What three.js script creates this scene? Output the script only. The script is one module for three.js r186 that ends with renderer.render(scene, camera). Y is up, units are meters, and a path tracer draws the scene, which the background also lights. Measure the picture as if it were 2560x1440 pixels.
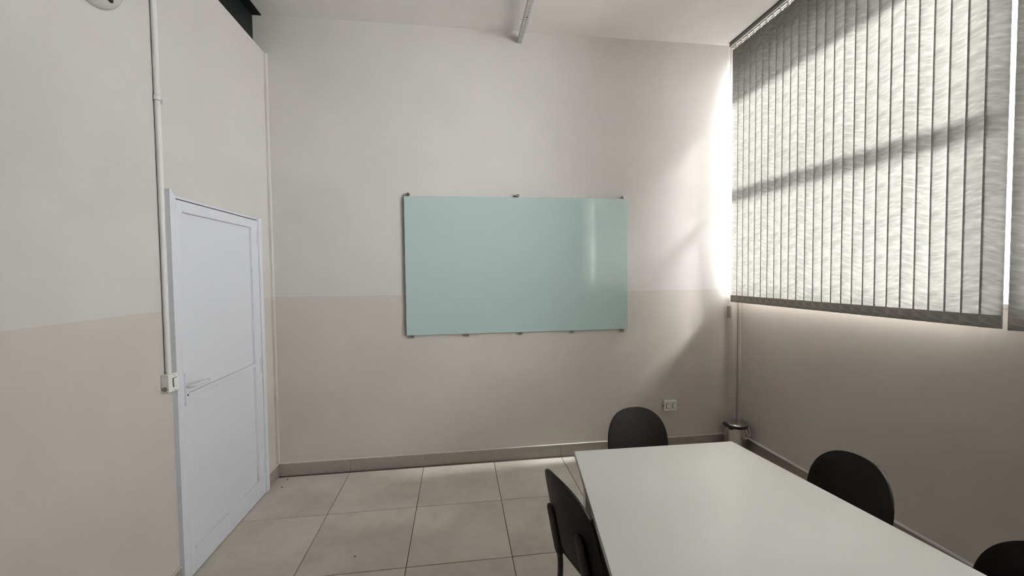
import * as THREE from 'three';
import { RoundedBoxGeometry } from 'three/addons/geometries/RoundedBoxGeometry.js';
import { mergeGeometries, toCreasedNormals } from 'three/addons/utils/BufferGeometryUtils.js';
import { RectAreaLightUniformsLib } from 'three/addons/lights/RectAreaLightUniformsLib.js';

// ---------------------------------------------------------------- camera, sky, exposure
const scene = new THREE.Scene();
const renderer = new THREE.WebGLRenderer({ antialias: true });
renderer.toneMapping = THREE.LinearToneMapping;
renderer.toneMappingExposure = 1.07;
renderer.shadowMap.enabled = true;
RectAreaLightUniformsLib.init();

const camera = new THREE.PerspectiveCamera((2 * Math.atan(720 / 1025.13) * 180) / Math.PI, 2560 / 1440, 0.05, 200);
camera.position.set(1.4808, 1.6364, 3.5292);
camera.rotation.set(-0.0354, -0.1314, -0.0115, 'YXZ');

// overcast daylight, the same all around
scene.background = new THREE.Color().setRGB(0.98, 1.0, 1.02);
scene.backgroundIntensity = 25.0;
// hazy sun, shining in almost along the back wall
const sun = new THREE.DirectionalLight(new THREE.Color().setRGB(1, 0.995, 0.985), 155);
sun.position.set(2 + 20 * Math.cos(0.803), 1 + 20 * Math.sin(0.803), 1.5 + 20 * 0.02);
sun.target.position.set(2, 1, 1.5);
sun.castShadow = true; sun.shadow.radius = 16; sun.shadow.mapSize.set(2048, 2048);
Object.assign(sun.shadow.camera, { left: -8, right: 8, top: 8, bottom: -8, near: 1, far: 45 });
scene.add(sun, sun.target);

// ---------------------------------------------------------------- constants (metres)
const XR = 4.09, H = 3.695, HP = 1.467, ZF = 5.6, TILE = 0.6, GX = 0.5685, GZ = 0.6318, BB = 0.107;
const WIN = { y0: 1.46, y1: 3.42, z0: 0.0, z1: 4.75 };
const WT = 0.16;                                                    // right wall thickness

// ---------------------------------------------------------------- helpers
let seed = 7;
const rnd = () => { seed = (seed * 1664525 + 1013904223) >>> 0; return seed / 4294967296; };
const lin = (r, g, b) => new THREE.Color().setRGB(r, g, b);

function noiseField(n, px, py, octaves, s) {                        // tileable value noise, px by py cells in n by n pixels
  const out = new Float32Array(n * n);
  let amp = 1, tot = 0;
  for (let o = 0; o < octaves; o++) {
    const cx = px << o, cy = py << o, g = new Float32Array(cx * cy);
    let q = (s + o * 7919) >>> 0;
    for (let i = 0; i < g.length; i++) { q = (q * 1664525 + 1013904223) >>> 0; g[i] = q / 4294967296; }
    for (let j = 0; j < n; j++) {
      const v = (j / n) * cy, y0 = Math.floor(v), fy = v - y0, sy = fy * fy * (3 - 2 * fy), y1 = (y0 + 1) % cy;
      for (let i = 0; i < n; i++) {
        const u = (i / n) * cx, x0 = Math.floor(u), fx = u - x0, sx = fx * fx * (3 - 2 * fx), x1 = (x0 + 1) % cx;
        const a = g[y0 * cx + x0], b = g[y0 * cx + x1], c = g[y1 * cx + x0], d = g[y1 * cx + x1];
        out[j * n + i] += amp * (a + (b - a) * sx + (c + (d - c) * sx - a - (b - a) * sx) * sy);
      }
    }
    tot += amp; amp *= 0.55;
  }
  for (let i = 0; i < out.length; i++) out[i] /= tot;
  return out;
}
function tex(n, fn, metres, srgb) {
  const d = new Uint8Array(n * n * 4);
  for (let i = 0; i < n * n; i++) { const [r, g, b] = fn(i); d[4 * i] = r; d[4 * i + 1] = g; d[4 * i + 2] = b; d[4 * i + 3] = 255; }
  const t = new THREE.DataTexture(d, n, n);
  t.wrapS = t.wrapT = THREE.RepeatWrapping; t.magFilter = THREE.LinearFilter; t.minFilter = THREE.LinearMipmapLinearFilter;
  t.repeat.set(1 / metres, 1 / metres); if (srgb) t.colorSpace = THREE.SRGBColorSpace; t.needsUpdate = true;
  return t;
}
const clamp255 = (v) => Math.max(0, Math.min(255, Math.round(v)));

function uvMetres(geo, du = 0, dv = 0) {                            // uv in metres from the dominant axis of each normal
  const p = geo.attributes.position, nn = geo.attributes.normal, uv = new Float32Array(p.count * 2);
  for (let i = 0; i < p.count; i++) {
    const ax = Math.abs(nn.getX(i)), ay = Math.abs(nn.getY(i)), az = Math.abs(nn.getZ(i));
    const x = p.getX(i), y = p.getY(i), z = p.getZ(i);
    if (ay >= ax && ay >= az) { uv[2 * i] = x; uv[2 * i + 1] = z; } else if (ax >= az) { uv[2 * i] = z; uv[2 * i + 1] = y; } else { uv[2 * i] = x; uv[2 * i + 1] = y; }
    uv[2 * i] += du; uv[2 * i + 1] += dv;
  }
  geo.setAttribute('uv', new THREE.BufferAttribute(uv, 2));
  return geo;
}
// box given by its two corners; a bevel rounds its edges
function box(x0, y0, z0, x1, y1, z1, bevel = 0, seg = 2) {
  const w = x1 - x0, h = y1 - y0, d = z1 - z0;
  const g = bevel ? new RoundedBoxGeometry(w, h, d, seg, Math.min(bevel, w / 2.01, h / 2.01, d / 2.01)) : new THREE.BoxGeometry(w, h, d);
  g.translate((x0 + x1) / 2, (y0 + y1) / 2, (z0 + z1) / 2);
  return uvMetres(g);
}
function cyl(r0, r1, h, x, y, z, axis = 'y', seg = 24) {            // centred cylinder along an axis
  const g = new THREE.CylinderGeometry(r0, r1, h, seg);
  if (axis === 'x') g.rotateZ(-Math.PI / 2); if (axis === 'z') g.rotateX(Math.PI / 2);
  return g.translate(x, y, z);
}
function tube(points, r, seg = 24, rad = 10, flat = 1) {
  const c = new THREE.CatmullRomCurve3(points.map((p) => new THREE.Vector3(...p)), false, 'centripetal');
  return new THREE.TubeGeometry(c, seg, r, rad, false);
}
const plain = (g) => { const o = g.index ? g.toNonIndexed() : g; for (const k of Object.keys(o.attributes)) if (!['position', 'normal', 'uv'].includes(k)) o.deleteAttribute(k); return o; };
const merge = (...gs) => mergeGeometries(gs.map(plain));
function mesh(name, geo, mat, parent) {
  const m = new THREE.Mesh(geo, mat); m.name = name; m.castShadow = m.receiveShadow = true; parent.add(m); return m;
}
function group(name, x = 0, y = 0, z = 0) { const g = new THREE.Group(); g.name = name; g.position.set(x, y, z); scene.add(g); return g; }
function tag(o, label, category, grp) { o.userData.label = label; o.userData.category = category; if (grp) o.userData.group = grp; return o; }
function struct(o, label, category) { o.userData.kind = 'structure'; o.userData.label = label; o.userData.category = category; return o; }

// ---------------------------------------------------------------- materials
const N = 512;
const nA = noiseField(N, 4, 4, 6, 11), nB = noiseField(N, 32, 32, 3, 23), nC = noiseField(N, 96, 96, 1, 5);
const plasterBump = tex(N, (i) => { const v = clamp255(255 * (0.6 * nB[i] + 0.4 * nC[i])); return [v, v, v]; }, 0.35);
const mottle = (amp, metres, warm = 0) => tex(N, (i) => { const v = 255 - amp * nA[i] * 2; const w = warm * (nB[i] - 0.5); return [clamp255(v + w), clamp255(v), clamp255(v - w)]; }, metres, true);
const paint = (r, g, b) => new THREE.MeshStandardMaterial({ color: lin(r, g, b), roughness: 0.72, map: mottle(7, 1.7, 2), bumpMap: plasterBump, bumpScale: 0.00015 });
const M = {
  upper: paint(0.66, 0.622, 0.598),
  lower: paint(0.615, 0.562, 0.512),
  ceiling: paint(0.9, 0.87, 0.845),
  grout: new THREE.MeshStandardMaterial({ color: lin(0.13, 0.115, 0.1), roughness: 0.95 }),
  caulk: new THREE.MeshStandardMaterial({ color: lin(0.66, 0.63, 0.58), roughness: 0.6 }),
  door: new THREE.MeshStandardMaterial({ color: lin(0.72, 0.725, 0.77), roughness: 0.38 }),
  pvc: new THREE.MeshStandardMaterial({ color: lin(0.72, 0.7, 0.69), roughness: 0.4 }),
  pvcDark: new THREE.MeshStandardMaterial({ color: lin(0.2, 0.18, 0.17), roughness: 0.6 }),
  slot: new THREE.MeshStandardMaterial({ color: lin(0.05, 0.045, 0.04), roughness: 0.8 }),
  steel: new THREE.MeshStandardMaterial({ color: lin(0.3, 0.29, 0.28), roughness: 0.35, metalness: 0.9 }),
  stainless: new THREE.MeshStandardMaterial({ color: lin(0.62, 0.6, 0.57), roughness: 0.22, metalness: 1 }),
  galvanised: new THREE.MeshStandardMaterial({ color: lin(0.62, 0.61, 0.59), roughness: 0.5, metalness: 0.15 }),
  beam: new THREE.MeshPhysicalMaterial({ color: lin(0.006, 0.01, 0.008), roughness: 0.55, specularIntensity: 0.5 }),
  black: new THREE.MeshStandardMaterial({ color: lin(0.012, 0.011, 0.011), roughness: 0.42 }),
  chairTube: new THREE.MeshStandardMaterial({ color: lin(0.015, 0.014, 0.013), roughness: 0.4 }),
  chairShell: new THREE.MeshPhysicalMaterial({ color: lin(0.011, 0.0092, 0.0078), roughness: 0.52, specularIntensity: 0.5, bumpMap: tex(N, (i) => { const v = clamp255(255 * nC[i]); return [v, v, v]; }, 0.16), bumpScale: 0.00018 }),
  table: new THREE.MeshStandardMaterial({ color: lin(0.6, 0.58, 0.55), roughness: 0.3, map: mottle(4, 1.1, 2) }),
  tableEdge: new THREE.MeshStandardMaterial({ color: lin(0.42, 0.41, 0.38), roughness: 0.5 }),
  board: new THREE.MeshPhysicalMaterial({ color: lin(0.455, 0.56, 0.545), roughness: 0.06, ior: 1.5 }),
  rail: new THREE.MeshStandardMaterial({ color: lin(0.16, 0.155, 0.145), roughness: 0.45, metalness: 0.3 }),
  railFace: new THREE.MeshStandardMaterial({ color: lin(0.58, 0.57, 0.54), roughness: 0.5 }),
  white: new THREE.MeshStandardMaterial({ color: lin(0.8, 0.79, 0.76), roughness: 0.45 }),
  cord: new THREE.MeshStandardMaterial({ color: lin(0.78, 0.77, 0.73), roughness: 0.8 }),
  weight: new THREE.MeshStandardMaterial({ color: lin(0.3, 0.29, 0.26), roughness: 0.6 }),
  alu: new THREE.MeshStandardMaterial({ color: lin(0.62, 0.62, 0.61), roughness: 0.4, metalness: 0.2 }),
  glass: new THREE.MeshPhysicalMaterial({ color: lin(0.96, 0.98, 0.97), roughness: 0, transmission: 1, thickness: 0, ior: 1.5 }),
  stone: new THREE.MeshStandardMaterial({ color: lin(0.36, 0.35, 0.33), roughness: 0.6, map: mottle(60, 0.3, 0) }),
  unit: new THREE.MeshStandardMaterial({ color: lin(0.6, 0.58, 0.57), roughness: 0.5 }),
  concrete: new THREE.MeshStandardMaterial({ color: lin(0.33, 0.325, 0.315), roughness: 0.9, map: mottle(50, 3, 4) }),
  dirt: new THREE.MeshStandardMaterial({ color: lin(0.03, 0.024, 0.018), roughness: 0.9 }),
};
// porcelain: cloudy beige-grey, three tones
const tileTex = tex(N, (i) => { const v = 226 + 58 * (nA[i] - 0.5) + 10 * (nB[i] - 0.5); return [clamp255(v + 2), clamp255(v), clamp255(v - 3)]; }, 1.3, true);
const tileMats = [0, 1, 2].map((k) => new THREE.MeshStandardMaterial({ color: lin(0.78 + 0.014 * k, 0.73 + 0.014 * k, 0.67 + 0.014 * k), roughness: 0.28, map: tileTex }));
const skirtMats = [0, 1].map((k) => new THREE.MeshStandardMaterial({ color: lin(0.42 + 0.02 * k, 0.38 + 0.02 * k, 0.34 + 0.02 * k), roughness: 0.45, map: tileTex }));
// blind fabric: crinkled slub weave, light passes through it
const nS = noiseField(N, 10, 40, 4, 71), nT = noiseField(N, 5, 14, 3, 91);
const slub = (() => { const o = new Float32Array(N * N); for (let j = 0; j < N; j++) for (let i = 0; i < N; i++) { const jj = (j + Math.round(N * 0.06 * Math.sin((2 * Math.PI * i) / N))) & (N - 1); o[j * N + i] = nS[jj * N + i]; } return o; })();
const fabricTex = tex(N, (i) => { const v = 222 + 70 * (slub[i] - 0.5) + 30 * (nT[i] - 0.5); return [clamp255(v + 2), clamp255(v), clamp255(v - 6)]; }, 0.42, true);
const fabricBump = tex(N, (i) => { const v = clamp255(255 * slub[i]); return [v, v, v]; }, 0.42);
M.fabric = new THREE.MeshPhysicalMaterial({ color: lin(0.27, 0.264, 0.262), roughness: 1, transmission: 0.083, thickness: 0, map: fabricTex, bumpMap: fabricBump, bumpScale: 0.0015, side: THREE.DoubleSide });
M.hem = new THREE.MeshStandardMaterial({ color: lin(0.46, 0.44, 0.43), roughness: 0.9, map: fabricTex });

// ---------------------------------------------------------------- the room: floor, ceiling, walls
const floor = struct(group('floor'), 'floor of large cloudy beige-grey porcelain tiles with dark joints', 'floor');
mesh('grout_bed', box(-0.2, -0.2, -0.15, XR + 0.15, -0.004, ZF + 0.15), M.grout, floor);
{
  const gap = 0.0024, variants = [];
  for (let ix = -1; ix < 7; ix++) for (let iz = -1; iz < 9; iz++) {
    const x0 = Math.max(0, GX + (ix - 0) * TILE) + gap, x1 = Math.min(XR, GX + (ix + 1) * TILE) - gap;
    const z0 = Math.max(0, GZ + iz * TILE - 0) + gap, z1 = Math.min(ZF, GZ + (iz + 1) * TILE) - gap;
    if (x1 - x0 < 0.01 || z1 - z0 < 0.01) continue;
    const g = box(x0, -0.01, z0, x1, 0, z1, 0.001, 1); uvMetres(g, rnd() * 3, rnd() * 3);
    mesh('tile', g, tileMats[(rnd() * 3) | 0], floor);
  }
}
const ceiling = struct(mesh('ceiling', box(-0.35, H, -0.15, XR + WT, H + 0.15, ZF + 0.15), M.ceiling, scene), 'flat white painted ceiling slab', 'ceiling');

const wallBack = struct(group('wall_back'), 'back wall painted off-white above and taupe below behind the glass board', 'wall');
mesh('upper_wall', box(-0.35, HP, -0.15, XR, H, 0), M.upper, wallBack);
mesh('lower_wall', box(-0.35, -0.1, -0.15, XR, HP, 0), M.lower, wallBack);
const WLT = 3.388;                                                   // the partition stops under the steel beam
const wallLeft = struct(group('wall_left'), 'partition wall with the white door, painted off-white above and taupe below', 'wall');
mesh('upper_wall', box(-0.18, HP, 0, 0, WLT, ZF), M.upper, wallLeft);
mesh('lower_wall', box(-0.18, -0.1, 0, 0, HP, ZF), M.lower, wallLeft);
const wallFront = struct(group('wall_front'), 'wall opposite the glass board, painted off-white above and taupe below', 'wall');
mesh('upper_wall', box(-0.35, HP, ZF, XR + WT, H, ZF + 0.15), M.upper, wallFront);
mesh('lower_wall', box(-0.35, -0.1, ZF, XR + WT, HP, ZF + 0.15), M.lower, wallFront);
const wallRight = struct(group('wall_right'), 'window wall, taupe under the window behind the blinds', 'wall');
mesh('lower_wall', box(XR, -0.1, -0.15, XR + WT, WIN.y0, ZF), M.lower, wallRight);
mesh('upper_wall', box(XR, WIN.y1, -0.15, XR + WT, H, ZF), M.upper, wallRight);
mesh('upper_wall', box(XR, WIN.y0, WIN.z1, XR + WT, WIN.y1, ZF), M.upper, wallRight);
mesh('upper_wall', box(XR, WIN.y0, -0.15, XR + WT, WIN.y1, WIN.z0), M.upper, wallRight);

// skirting of cut tiles with a light bead of caulk on top
function skirting(name, label, axis, at, from, to, start, dir) {
  const g = struct(group(name), label, 'baseboard');
  const t = 0.01;
  for (let s = start; s < to; s += TILE) {
    const a = Math.max(from, s) + 0.001, b = Math.min(to, s + TILE) - 0.001;
    if (b - a < 0.02) continue;
    const q = axis === 'x' ? box(a, 0, at, b, BB - 0.006, at + t, 0.0012, 1) : dir > 0 ? box(at, 0, a, at + t, BB - 0.006, b, 0.0012, 1) : box(at - t, 0, a, at, BB - 0.006, b, 0.0012, 1);
    uvMetres(q, rnd() * 2, rnd() * 2);
    mesh('skirting_tile', q, skirtMats[(rnd() * 2) | 0], g);
  }
  const bead = axis === 'x' ? box(from, BB - 0.006, at, to, BB + 0.002, at + 0.011, 0.003, 1) : dir > 0 ? box(at, BB - 0.006, from, at + 0.011, BB + 0.002, to, 0.003, 1) : box(at - 0.016, BB - 0.006, from, at, BB + 0.009, to, 0.004, 1);
  const m = mesh('caulk_bead', bead, dir < 0 ? M.pvc : M.caulk, g);
  return g;
}
skirting('baseboard_back', 'grey-beige tile skirting along the back wall', 'x', 0, 0.011, XR - 0.011, GX - TILE, 1);
const bl = skirting('baseboard_left', 'grey-beige tile skirting along the partition beside the door', 'z', 0, 1.2, ZF, GZ - TILE, 1);
mesh('skirting_tile', box(0, 0, 0.011, 0.01, BB - 0.006, 0.213, 0.0012, 1), skirtMats[0], bl);
mesh('caulk_bead', box(0, BB - 0.006, 0.011, 0.011, BB + 0.002, 0.213, 0.003, 1), M.caulk, bl);
skirting('baseboard_right', 'grey tile skirting with white cable strip on top under the window', 'z', XR, 0.011, ZF, GZ - TILE, -1);

// white cap on the partition, slim covered raceways in the two corners
struct(mesh('trim_1', box(-0.18, WLT, 0, 0.002, WLT + 0.006, ZF, 0.002, 1), M.caulk, scene), 'pale cap along the top edge of the partition', 'trim');
const t2 = struct(group('trim_2'), 'slim vertical raceway in the corner beside the door, painted like the walls', 'trim');
mesh('upper_cover', box(0, HP, 0.0, 0.018, WLT + 0.004, 0.03, 0.003, 1), M.upper, t2);
mesh('lower_cover', box(0, BB + 0.002, 0.0, 0.018, HP, 0.03, 0.003, 1), M.lower, t2);
const t3 = struct(group('trim_3'), 'slim vertical raceway in the corner behind the pedal bin', 'trim');
mesh('cover', box(XR - 0.014, BB + 0.009, 0.012, XR, H, 0.042, 0.003, 1), M.lower, t3);

// ---------------------------------------------------------------- window with transom, sill, panes
const win = struct(group('window_1'), 'wide aluminium window with a horizontal transom behind the vertical blinds', 'window');
{
  const x0 = XR + 0.085, x1 = XR + 0.125, f = 0.012, { y0, y1, z0, z1 } = WIN;
  mesh('frame_head', box(x0, y1 - 0.04, z0, x1, y1, z1, 0.003, 1), M.alu, win);
  mesh('frame_bottom', box(x0, y0, z0, x1, y0 + 0.04, z1, 0.003, 1), M.alu, win);
  mesh('frame_jamb', box(x0, y0 + 0.04, z0, x1, y1 - 0.04, z0 + f, 0.003, 1), M.alu, win);
  mesh('frame_jamb', box(x0, y0 + 0.04, z1 - f, x1, y1 - 0.04, z1, 0.003, 1), M.alu, win);
  mesh('transom', box(x0, 2.5, z0 + f, x1, 2.58, z1 - f, 0.003, 1), M.alu, win);
  
  for (const [a, b] of [[y0 + 0.04, 2.5], [2.58, y1 - 0.04]]) {
    for (const [c, d] of [[1.93, 2.06], [2.93, 2.97], [3.8, 3.84]]) mesh('mullion', box(x0, a, c, x1, b, d, 0.003, 1), M.alu, win);
    for (const [c, d] of [[z0 + f, 1.93], [2.06, 2.93], [2.97, 3.8], [3.84, z1 - f]]) {
      const p = new THREE.PlaneGeometry(d - c, b - a); p.rotateY(-Math.PI / 2); p.translate((x0 + x1) / 2, (a + b) / 2, (c + d) / 2);
      mesh('pane', p, M.glass, win);
    }
  }
  mesh('sill', box(XR - 0.058, y0 - 0.018, z0 + 0.005, XR + WT + 0.03, y0 + 0.006, z1, 0.003, 1), M.stone, win);
}
// outside: ground and the roof overhang that keeps the high sky off the window
struct(mesh('ground_outside', box(XR + WT, -0.4, -8, 30, -0.3, 14), M.concrete, scene), 'pale concrete ground outside the window', 'ground');
struct(mesh('roof_eave', merge(box(XR + WT, H, -2, XR + WT + 0.18, H + 0.15, 1.9), box(XR + WT, H, 1.9, XR + WT + 2.1, H + 0.15, ZF + 3)), M.concrete, scene), 'roof overhang outside above the window, deeper over its second half', 'eave');

// ---------------------------------------------------------------- steel beam on the partition
{
  const b = tag(group('steel_beam', -0.09, WLT + 0.006, 0), 'dark green steel beam lying on the partition under the ceiling', 'beam');
  const top = H - WLT - 0.006;
  mesh('web', box(-0.004, 0.01, 0, 0.004, top - 0.008, ZF), M.beam, b);
  mesh('top_flange', box(-0.072, top - 0.008, 0, 0.072, top - 0.0005, ZF, 0.002, 1), M.beam, b);
  mesh('bottom_flange', box(-0.072, 0, 0, 0.072, 0.01, ZF, 0.002, 1), M.beam, b);
}

// ---------------------------------------------------------------- door
{
  const d = struct(group('door_1'), 'white aluminium door with two recessed panels and lever handle', 'door');
  const a = 0.264, b = 1.15, f = 0.021, pn = 0.005;
  // left jamb keeps a mitred top
  const s = new THREE.Shape([new THREE.Vector2(-1.2, 0.0), new THREE.Vector2(-1.154, 0.0), new THREE.Vector2(-1.154, 2.056), new THREE.Vector2(-1.19, 2.092), new THREE.Vector2(-1.2, 2.092)]);
  const jg = new THREE.ExtrudeGeometry(s, { depth: 0.023, bevelEnabled: true, bevelSize: 0.001, bevelThickness: 0.001, bevelOffset: -0.001, bevelSegments: 1 }); jg.rotateY(Math.PI / 2);
  mesh('frame_jamb', jg, M.door, d);
  mesh('frame_jamb', box(0, 0, 0.213, 0.026, 2.066, 0.26, 0.003, 1), M.door, d);
  mesh('frame_head', box(0, 2.052, 0.26, 0.018, 2.064, 1.154, 0.002, 1), M.door, d);
  mesh('gasket', merge(box(0, 2.044, 0.26, 0.004, 2.053, 1.154), box(0, 0, 1.149, 0.006, 2.05, 1.155), box(0, 0, 0.259, 0.006, 2.05, 0.266), box(0, 0, 0.262, 0.004, 0.007, 1.152)), M.slot, d);
  const leaf = mesh('door_leaf', merge(
    box(0.0005, 0.007, a + 0.002, f, 2.046, a + 0.098, 0.002, 1), box(0.0005, 0.007, b - 0.048, f, 2.046, b - 0.001, 0.002, 1),
    box(0.0005, 1.986, a + 0.097, f, 2.046, b - 0.047, 0.002, 1), box(0.0005, 0.98, a + 0.097, f, 1.006, b - 0.047, 0.002, 1), box(0.0005, 0.007, a + 0.097, f, 0.138, b - 0.047, 0.002, 1)), M.door, d);
  mesh('upper_panel', box(0.0005, 1.004, a + 0.09, pn, 1.99, b - 0.04), M.door, leaf);
  mesh('lower_panel', box(0.0005, 0.13, a + 0.09, pn, 0.985, b - 0.04), M.door, leaf);
  for (const y of [1.924, 0.978, 0.212]) mesh('hinge', merge(cyl(0.009, 0.009, 0.053, 0.028, y + 0.028, 0.267, 'y', 16), cyl(0.009, 0.009, 0.053, 0.028, y - 0.028, 0.267, 'y', 16), box(f - 0.001, y - 0.055, 0.268, f + 0.003, y + 0.055, 0.288, 0.001, 1)), M.door, d);
  mesh('handle_plate', box(f - 0.001, 0.945, 1.112, f + 0.006, 1.12, 1.14, 0.003, 2), M.door, leaf);
  const lever = tube([[f, 1.05, 1.126], [0.046, 1.05, 1.126], [0.062, 1.051, 1.118], [0.067, 1.053, 1.09], [0.065, 1.052, 1.04], [0.063, 1.048, 1.0]], 0.0095, 30, 12);
  mesh('lever', merge(lever, new THREE.SphereGeometry(0.0095, 12, 8).translate(0.063, 1.048, 1.0)), M.door, leaf);
  mesh('keyhole', cyl(0.005, 0.005, 0.003, f + 0.006, 1.0, 1.124, 'x', 14), M.slot, leaf);
}

// ---------------------------------------------------------------- conduit and switch box beside the door
{
  const p = tag(group('conduit_pipe', 0.014, 1.145, 1.246), 'pale plastic conduit running up the partition beside the door', 'pipe');
  mesh('pipe', cyl(0.0125, 0.0125, WLT - 1.145, 0, (WLT - 1.145) / 2, 0, 'y', 24), M.pvc, p);
  for (const y of [1.383]) {
    const c = new THREE.TorusGeometry(0.0145, 0.0022, 8, 24); c.scale(1, 1, 6); c.rotateX(Math.PI / 2);
    mesh('clip', merge(c.translate(0, y, 0), box(-0.014, y - 0.012, -0.04, -0.01, y + 0.012, -0.013, 0.001, 1), box(-0.011, y - 0.014, -0.043, 0.002, y + 0.01, -0.039, 0.001, 1)), M.pvc, p);
  }
  const s = tag(group('light_switch', 0, 1.056, 1.205), 'surface switch box under the conduit beside the door', 'switch');
  mesh('back_box', box(0, 0, 0, 0.031, 0.091, 0.078, 0.004, 2), M.pvc, s);
  mesh('face_plate', box(0.031, 0, 0, 0.036, 0.091, 0.078, 0.003, 2), M.white, s);
  mesh('rocker_recess', box(0.0355, 0.021, 0.016, 0.0365, 0.069, 0.048), M.slot, s);
  mesh('rocker', box(0.036, 0.023, 0.0165, 0.0415, 0.067, 0.043, 0.0015, 1), M.white, s);
  mesh('knockout', cyl(0.0125, 0.0125, 0.0015, 0.017, 0.019, 0.0783, 'z', 24), M.pvcDark, s);
  for (const y of [0.008, 0.083]) mesh('screw', cyl(0.0025, 0.0025, 0.001, 0.0363, y, 0.034, 'x', 10), M.pvcDark, s);
}

// ---------------------------------------------------------------- twin outlet box on the back wall
{
  const o = tag(group('outlet_box', 3.334, 0.362, 0.0), 'white surface box with two rocker modules low on the back wall', 'outlet');
  mesh('back_box', box(0, 0, 0, 0.122, 0.093, 0.026, 0.006, 2), M.pvc, o);
  for (const x of [0, 0.0615]) {
    const m = mesh('module', box(x, 0.001, 0.024, x + 0.0605, 0.092, 0.037, 0.005, 2), M.white, o);
    mesh('rocker_recess', box(x + 0.017, 0.022, 0.0365, x + 0.047, 0.069, 0.0375), M.slot, m);
    mesh('rocker', box(x + 0.022, 0.025, 0.037, x + 0.0455, 0.067, 0.0405, 0.001, 1), M.white, m);
    mesh('screw', cyl(0.003, 0.003, 0.001, x + 0.03, 0.082, 0.0372, 'z', 10), M.pvcDark, m);
  }
  mesh('knockout', cyl(0.011, 0.011, 0.001, -0.0002, 0.045, 0.014, 'x', 20), M.pvcDark, o);
}

// ---------------------------------------------------------------- glass board
{
  const b = tag(group('glass_board', 2.0185, 1.127, 0), 'large pale green glass writing board on steel pins', 'whiteboard');
  const W = 1.937, Hb = 1.16;
  mesh('glass_sheet', box(-W / 2, 0, 0.022, W / 2, Hb, 0.03, 0.0015, 1), M.board, b);
  for (const [x, y] of [[1.085, 2.301], [2.001, 2.302], [2.954, 2.301], [1.1, 1.117], [1.557, 1.117], [2.019, 1.117], [2.483, 1.117], [2.941, 1.117]]) {
    const prof = [[0, 0], [0.008, 0], [0.008, 0.019], [0.0135, 0.019], [0.0135, 0.036], [0.012, 0.0375], [0, 0.0375]].map(([r, h]) => new THREE.Vector2(r, h));
    const g = new THREE.LatheGeometry(prof, 20); g.rotateX(Math.PI / 2);
    mesh('pin', toCreasedNormals(g, 0.5).translate(x - 2.0185, y - 1.127, 0), M.steel, b);
  }
}

// ---------------------------------------------------------------- perforated channel under the ceiling
{
  const c = tag(group('perforated_channel', 2.039, 3.6, 0), 'perforated white steel channel hanging just under the ceiling', 'channel');
  const L = 3.2, w = 0.019;
  const s = new THREE.Shape([new THREE.Vector2(-w, 0), new THREE.Vector2(w, 0), new THREE.Vector2(w, L), new THREE.Vector2(-w, L)]);
  for (let k = 0; k < 120; k++) {
    const y = 0.012 + k * 0.0265, hole = new THREE.Path();
    if (k === 13) { hole.absarc(0.001, y, 0.0075, 0, Math.PI * 2, true); } else if (k % 3 === 2) hole.absellipse(0, y, 0.0055, 0.0038, 0, Math.PI * 2, true); else hole.absarc(0, y, k % 3 ? 0.0038 : 0.0048, 0, Math.PI * 2, true);
    s.holes.push(hole);
  }
  const g = new THREE.ExtrudeGeometry(s, { depth: 0.0015, bevelEnabled: false, curveSegments: 6 }); g.rotateX(Math.PI / 2); g.translate(0, 0.0015, 0);
  mesh('slotted_face', g, M.galvanised, c);
  mesh('side_wall', box(-w, 0.0015, 0, -w + 0.0015, 0.038, L), M.galvanised, c);
  mesh('side_wall', box(w - 0.0015, 0.0015, 0, w, 0.038, L), M.galvanised, c);
  mesh('liner', box(-w + 0.0015, 0.036, 0, w - 0.0015, 0.038, L), M.slot, c);
  mesh('coupler', merge(box(-w - 0.002, 0.001, 0.5, -w, 0.04, 0.8), box(w, 0.001, 0.5, w + 0.002, 0.04, 0.8)), M.galvanised, c);
  for (const z of [0.9, 2.7]) mesh('hanger_rod', cyl(0.004, 0.004, H - 3.638, 0, 0.038 + (H - 3.638) / 2, z, 'y', 10), M.steel, c);
}

// ---------------------------------------------------------------- rounded unit high on the partition
{
  const u = tag(group('wall_unit', 0, 2.955, 1.592), 'pale grey rounded unit mounted high on the partition, left of the conduit', 'wall unit');
  const g = new THREE.SphereGeometry(1, 48, 32); 
  { const p = g.attributes.position; for (let i = 0; i < p.count; i++) { const x = p.getX(i); if (x < 0) p.setX(i, 0); } }
  g.scale(0.075, 0.19, 0.17); g.computeVertexNormals();
  mesh('housing', g, M.unit, u);
  mesh('vent', box(0.03, -0.152, -0.055, 0.05, -0.136, -0.015, 0.004, 1), M.slot, u);
}

// ---------------------------------------------------------------- vertical blinds
const PITCH = 0.0725, SLAT = 0.083, TOP = 3.628, BOT = 1.352, TILT = 0.17;
const slatGeos = [0, 1, 2, 3, 4].map((k) => {
  const h = TOP - BOT, g = new THREE.PlaneGeometry(SLAT, h, 6, 24), p = g.attributes.position, uv = g.attributes.uv;
  for (let i = 0; i < p.count; i++) {
    const x = p.getX(i), y = p.getY(i);
    uv.setXY(i, x + k * 0.137, y + k * 0.211);
    p.setZ(i, 0.0035 * (1 - (2 * x / SLAT) ** 2) + 0.0012 * Math.sin(y * 2.3 + k * 2));
  }
  g.computeVertexNormals();
  return g;
});
const hemGeo = box(-SLAT / 2 - 0.0005, 0, -0.0022, SLAT / 2 + 0.0005, 0.063, 0.006, 0.002, 1);
const carrierGeo = merge(box(-0.006, -0.012, -0.004, 0.006, 0.014, 0.004, 0.002, 1), box(-0.011, -0.016, -0.0025, 0.011, -0.009, 0.0025, 0.001, 1), cyl(0.004, 0.004, 0.02, 0, 0.012, 0, 'y', 8));
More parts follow.
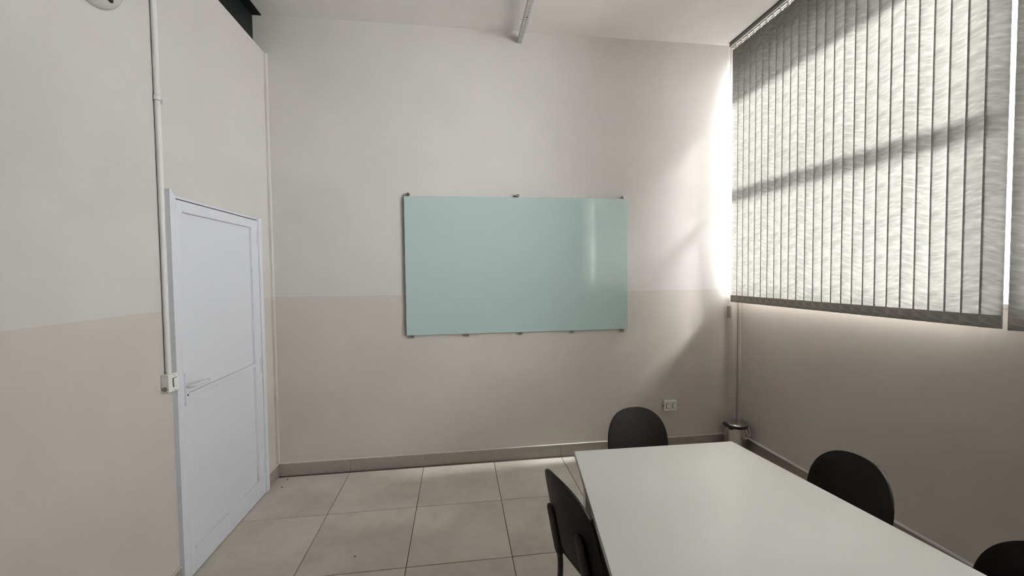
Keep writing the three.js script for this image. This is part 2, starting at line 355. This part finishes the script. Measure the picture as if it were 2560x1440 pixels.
function blind(z0, n, label, tilt, withCord) {
  const XB = 3.982, b = tag(group('vertical_blind', XB, BOT, z0), label, 'blind');
  const len = (n - 1) * PITCH + SLAT;
  const rail = mesh('headrail', merge(box(-0.032, TOP + 0.03 - BOT, -0.008, -0.027, H - BOT - 0.001, len + 0.002, 0.0015, 1), box(0.019, TOP + 0.03 - BOT, -0.008, 0.024, H - BOT - 0.001, len + 0.002, 0.0015, 1),
    box(-0.032, H - BOT - 0.009, -0.008, 0.024, H - BOT - 0.001, len + 0.002, 0.0015, 1), box(-0.032, TOP + 0.03 - BOT, -0.011, 0.024, H - BOT - 0.001, -0.007, 0.0015, 1)), M.rail, b);
  mesh('rail_face', merge(box(-0.027, TOP + 0.034 - BOT, -0.007, -0.008, TOP + 0.037 - BOT, len, 0.001, 1), box(0.003, TOP + 0.034 - BOT, -0.007, 0.019, TOP + 0.037 - BOT, len, 0.001, 1)), M.railFace, rail);
  for (let i = 0; i < n; i++) {
    const zc = i * PITCH + SLAT / 2, s = mesh('slat', slatGeos[(i * 3) % 5], M.fabric, b);
    s.position.set(0, (TOP - BOT) / 2, zc); s.rotation.y = -Math.PI / 2 + tilt + (rnd() - 0.5) * 0.05;
    const h = mesh('hem', hemGeo, M.hem, s); h.position.y = -(TOP - BOT) / 2;
    const c = mesh('carrier', carrierGeo, M.white, b); c.position.set(-0.003, TOP + 0.014 - BOT, zc); c.rotation.y = -Math.PI / 2 + tilt;
  }
  if (withCord) {
    mesh('cord', merge(tube([[-0.022, TOP + 0.032 - BOT, -0.004], [-0.024, 1.5, -0.006], [-0.024, 0.2, -0.01], [-0.02, 0.02, -0.014], [-0.016, -0.035, -0.012]], 0.0018, 40, 6),
      tube([[-0.01, TOP + 0.032 - BOT, -0.012], [-0.012, 1.5, -0.016], [-0.02, 0.2, -0.026], [-0.03, 0.06, -0.036], [-0.03, 0.0, -0.034], [-0.022, -0.04, -0.024], [-0.012, -0.052, -0.01]], 0.0024, 48, 6)), M.cord, b);
    mesh('cord_weight', merge(cyl(0.0165, 0.0165, 0.1, -0.014, -0.097, -0.012, 'y', 20), cyl(0.012, 0.0165, 0.008, -0.014, -0.043, -0.012, 'y', 20)), M.weight, b);
  }
  return b;
}
blind(0.051, 26, 'vertical fabric blind beside the back wall, with cord and grey weight', TILT, true);
blind(1.974, 26, 'second vertical fabric blind, past the narrow bright gap', 0.79, false);
blind(3.898, 11, 'third vertical fabric blind, closed, farthest from the back wall', TILT, false);

// ---------------------------------------------------------------- table
{
  const zf = 1.556, zn = 3.2, th = 0.025, y = 0.74;
  const t = tag(group('meeting_table', 2.45, 0, 2.35), 'white tapered meeting table between the black chairs', 'table');
  const at = (x, z) => new THREE.Vector2(x - 2.45, -(z - 2.35));
  const pts = [at(2.048, zf), at(2.898, zf + 0.012), at(3.063, zn), at(1.796, zn)];
  const s = new THREE.Shape(pts);
  const g = new THREE.ExtrudeGeometry(s, { depth: th - 0.003, bevelEnabled: true, bevelThickness: 0.0015, bevelSize: 0.0015, bevelOffset: -0.0015, bevelSegments: 2 }); g.rotateX(-Math.PI / 2); g.translate(0, y - th + 0.0015, 0);
  mesh('tabletop', uvMetres(g), M.table, t);
  const ring = pts.map((p) => p.clone()), e = [];
  for (let i = 0; i < 4; i++) {
    const a = ring[i], b = ring[(i + 1) % 4], dx = b.x - a.x, dz = -(b.y - a.y), len = Math.hypot(dx, dz);
    const q = new THREE.BoxGeometry(len, th - 0.003, 0.0016); q.rotateY(-Math.atan2(dz, dx)); q.translate((a.x + b.x) / 2, y - th / 2, -(a.y + b.y) / 2); e.push(q);
  }
  mesh('edge_band', merge(...e), M.tableEdge, t);
  const legs = [[2.1, 1.612], [2.848, 1.622], [2.985, 3.13], [1.875, 3.13]];
  for (const [x, z] of legs) mesh('leg', box(x - 2.45 - 0.02, 0, z - 2.35 - 0.02, x - 2.45 + 0.02, y - th, z - 2.35 + 0.02, 0.003, 1), M.white, t);
  for (let i = 0; i < 4; i++) {
    const [ax, az] = legs[i], [bx, bz] = legs[(i + 1) % 4], len = Math.hypot(bx - ax, bz - az) - 0.05;
    const q = new THREE.BoxGeometry(len, 0.04, 0.02); q.rotateY(-Math.atan2(bz - az, bx - ax)); q.translate((ax + bx) / 2 - 2.45, y - th - 0.021, (az + bz) / 2 - 2.35);
    mesh('apron', q, M.white, t);
  }
}

// ---------------------------------------------------------------- chairs
const CH = { w: 0.195, top: 0.825, b: 0.2, n: 2.45, r: 0.186, c: 0.037, bot: 0.475 };
function backGeometry() {                                            // arched, reclined and hollowed plastic shell with thickness
  const { w, top, b, n, r, c, bot } = CH, th = 0.008, NU = 32, NV = 28, front = [], back = [];
  const half = (y) => {                                             // half width at a height: arch above, slight round at the foot
    const arch = y > top - b ? w * Math.pow(Math.max(0, 1 - Math.pow((y - (top - b)) / b, n)), 1 / n) : w;
    const k = Math.min(1, (y - bot) / 0.07), foot = 1 - 0.16 * (1 - Math.sqrt(Math.max(0, 1 - (1 - k) ** 2)));
    return Math.max(0.001, Math.min(arch, w * foot));
  };
  const surf = (s, y, off) => {
    const slope = 2 * c * s / (w * w), l = Math.hypot(1, slope, r);
    const rim = 0;
    return [s - off * slope / l * -1 * -1, y + off * r / l, c * (s / w) ** 2 + r * (top - y) + off / l + rim];
  };
  const pos = [], idx = [];
  const put = (off) => { const base = pos.length / 3; for (let j = 0; j <= NV; j++) { const v = j / NV, y = bot + (top - bot) * (1 - (1 - v) ** 1.9); for (let i = 0; i <= NU; i++) { const s = (2 * i / NU - 1) * half(Math.min(y, top - 1e-6)); pos.push(...surf(s, y, off)); } } return base; };
  const F = put(th / 2), B = put(-th / 2), W1 = NU + 1;
  for (let j = 0; j < NV; j++) for (let i = 0; i < NU; i++) {
    const a = j * W1 + i, q = a + 1, d = a + W1, e = d + 1;
    idx.push(F + a, F + q, F + e, F + a, F + e, F + d, B + a, B + e, B + q, B + a, B + d, B + e);
  }
  for (let j = 0; j < NV; j++) { const l0 = j * W1, l1 = l0 + W1, r0 = l0 + NU, r1 = l1 + NU; idx.push(F + l0, F + l1, B + l1, F + l0, B + l1, B + l0, F + r0, B + r1, F + r1, F + r0, B + r0, B + r1); }
  for (let i = 0; i < NU; i++) { idx.push(F + i, B + i + 1, F + i + 1, F + i, B + i, B + i + 1); const t = NV * W1 + i; idx.push(F + t, F + t + 1, B + t + 1, F + t, B + t + 1, B + t); }
  const g = new THREE.BufferGeometry(); g.setAttribute('position', new THREE.Float32BufferAttribute(pos, 3)); g.setIndex(idx); g.computeVertexNormals();
  return uvMetres(toCreasedNormals(g, 0.7));
}
function seatGeometry() {
  const w = 0.2, d = 0.4, rr = 0.07, s = new THREE.Shape();
  s.moveTo(-w + rr, 0); s.lineTo(w - rr, 0); s.quadraticCurveTo(w, 0, w, rr); s.lineTo(w, d - rr); s.quadraticCurveTo(w, d, w - rr, d); s.lineTo(-w + rr, d); s.quadraticCurveTo(-w, d, -w, d - rr); s.lineTo(-w, rr); s.quadraticCurveTo(-w, 0, -w + rr, 0);
  const g = new THREE.ExtrudeGeometry(s, { depth: 0.012, bevelEnabled: true, bevelThickness: 0.004, bevelSize: 0.004, bevelSegments: 3, curveSegments: 10 });
  g.rotateX(Math.PI / 2);                                            // depth goes down, length goes to +z
  const p = g.attributes.position;
  for (let i = 0; i < p.count; i++) { const x = p.getX(i), z = p.getZ(i), f = Math.max(0, (z - 0.28) / 0.12); p.setY(i, p.getY(i) + 0.455 + 0.012 * (x / w) ** 2 - 0.03 * f * f - 0.01 * Math.sin((z / d) * Math.PI)); }
  g.computeVertexNormals();
  return uvMetres(g.translate(0, 0, 0.075));
}
function makeChair() {
  const t = new THREE.Group(); t.name = 'stacking_chair';
  const back = mesh('backrest', backGeometry(), M.chairShell, t);
  const zb = (y, s = 0) => CH.c * (s / CH.w) ** 2 + CH.r * (CH.top - y);
  for (const s of [-1, 1]) {                                          // sleeves on the back of the shell
    const g = new THREE.CapsuleGeometry(0.032, 0.18, 8, 20); g.scale(1, 1, 0.38); g.rotateX(-Math.atan(CH.r)); g.translate(s * 0.115, 0.525, zb(0.525, 0.115) - 0.0135);
    mesh('sleeve', g, M.chairShell, back);
  }
  mesh('seat', seatGeometry(), M.chairShell, t);
  for (const s of [-1, 1]) {
    const x = s * 0.115, g = tube([[x, 0.6, zb(0.6, 0.115) - 0.013], [x, 0.5, zb(0.5, 0.115) - 0.013], [x, 0.4, zb(0.4, 0.115) - 0.012], [x * 1.25, 0.2, zb(0.4, 0.115) - 0.005], [x * 1.5, 0.02, zb(0.4, 0.115) - 0.01]], 0.0125, 40, 12);
    const m = mesh('rear_leg', g, M.chairTube, t);
    mesh('foot', cyl(0.015, 0.016, 0.022, x * 1.5, 0.011, zb(0.4, 0.115) - 0.01, 'y', 14), M.black, m);
    const f = mesh('front_leg', tube([[x * 1.08, 0.415, zb(0.41, 0.115) + 0.005], [x * 1.1, 0.418, 0.16], [x * 1.25, 0.418, 0.36], [x * 1.4, 0.4, 0.425], [x * 1.5, 0.34, 0.44], [x * 1.65, 0.02, 0.465]], 0.0115, 50, 10), M.chairTube, t);
    mesh('foot', cyl(0.014, 0.015, 0.022, x * 1.65, 0.011, 0.465, 'y', 14), M.black, f);
  }
  mesh('cross_bar', merge(cyl(0.009, 0.009, 0.26, 0, 0.413, 0.39, 'x', 10), cyl(0.009, 0.009, 0.26, 0, 0.413, 0.15, 'x', 10)), M.chairTube, t);
  return t;
}
const chair0 = makeChair();
[[1.856, 1.955, 1.826, 'black plastic chair tucked under the table on the door side, seen from behind'],
  [2.508, 1.205, 0.13, 'black plastic chair at the narrow table end, in front of the back wall outlet'],
  [3.206, 1.986, -1.585, 'black plastic chair on the window side of the table, nearer the pedal bin'],
  [3.2, 2.628, -1.5, 'black plastic chair on the window side of the table, farther from the pedal bin']].forEach(([x, z, th, label], i) => {
  const c = i ? chair0.clone() : chair0;
  if (i) c.name = 'stacking_chair_' + String(i).padStart(3, '0');
  c.position.set(x, 0, z); c.rotation.set(0, th, 0); scene.add(c);
  tag(c, label, 'chair', 'black chairs around the table');
});

// ---------------------------------------------------------------- pedal bin
{
  const b = tag(group('pedal_bin', 3.955, 0, 0.155), 'small stainless pedal bin with black rim in the corner', 'trash can');
  const prof = (pts) => toCreasedNormals(new THREE.LatheGeometry(pts.map(([r, y]) => new THREE.Vector2(r, y)), 48), 0.6);
  mesh('base_ring', prof([[0, 0], [0.093, 0], [0.097, 0.004], [0.097, 0.018], [0.094, 0.02], [0, 0.02]]), M.black, b);
  mesh('body', prof([[0.0, 0.019], [0.093, 0.019], [0.093, 0.236], [0.09, 0.238], [0.0, 0.238]]), M.stainless, b);
  mesh('rim', prof([[0.09, 0.232], [0.098, 0.234], [0.1, 0.24], [0.1, 0.252], [0.097, 0.257], [0.088, 0.257]]), M.black, b);
  mesh('lid', prof([[0.097, 0.256], [0.098, 0.262], [0.092, 0.268], [0.07, 0.273], [0.04, 0.276], [0, 0.277]]), M.stainless, b);
  mesh('hinge_grip', merge(tube([[-0.085, 0.24, 0.055], [-0.1, 0.243, 0.058], [-0.107, 0.262, 0.05], [-0.124, 0.275, 0.035]], 0.0105, 20, 12), new THREE.SphereGeometry(0.016, 16, 12).scale(1.3, 0.8, 1).translate(-0.128, 0.277, 0.032), new THREE.SphereGeometry(0.017, 16, 12).scale(1, 1, 0.8).translate(-0.083, 0.24, 0.062)), M.black, b);
  mesh('bail_handle', tube([[0.03, 0.233, 0.099], [0.04, 0.2, 0.108], [0.058, 0.178, 0.104], [0.074, 0.176, 0.092], [0.086, 0.19, 0.076], [0.09, 0.232, 0.05]], 0.0022, 40, 6), M.cord, b);
  mesh('pedal', box(-0.075, 0.006, 0.08, -0.03, 0.016, 0.125, 0.004, 2), M.black, b);
}

// ---------------------------------------------------------------- crumbs of dirt on the floor
[[0.03, 0.03, 0.007, 'dark crumb of dirt in the floor corner beside the door hinge'], [0.098, 0.078, 0.005, 'dark crumb of dirt just in front of the back skirting near the door'], [0.106, 0.201, 0.005, 'dark crumb of dirt on the floor beside the door jamb'], [0.862, 1.098, 0.004, 'lone dark crumb on the open tiled floor in front of the door']].forEach(([x, z, r, label], i) => {
  const g = new THREE.IcosahedronGeometry(r, 1); const p = g.attributes.position;
  for (let k = 0; k < p.count; k++) { const f = 0.8 + 0.35 * Math.abs(Math.sin(p.getX(k) * 900 + p.getY(k) * 700 + p.getZ(k) * 1100 + i)); p.setXYZ(k, p.getX(k) * f, p.getY(k) * f * 0.6, p.getZ(k) * f); }
  g.computeVertexNormals(); g.computeBoundingBox(); g.translate(0, -g.boundingBox.min.y, 0);
  const m = mesh(i ? 'dirt_crumb_' + String(i).padStart(3, '0') : 'dirt_crumb', g, M.dirt, scene); m.position.set(x, 0, z);
  tag(m, label, 'crumb', 'crumbs on the floor');
});

renderer.render(scene, camera);
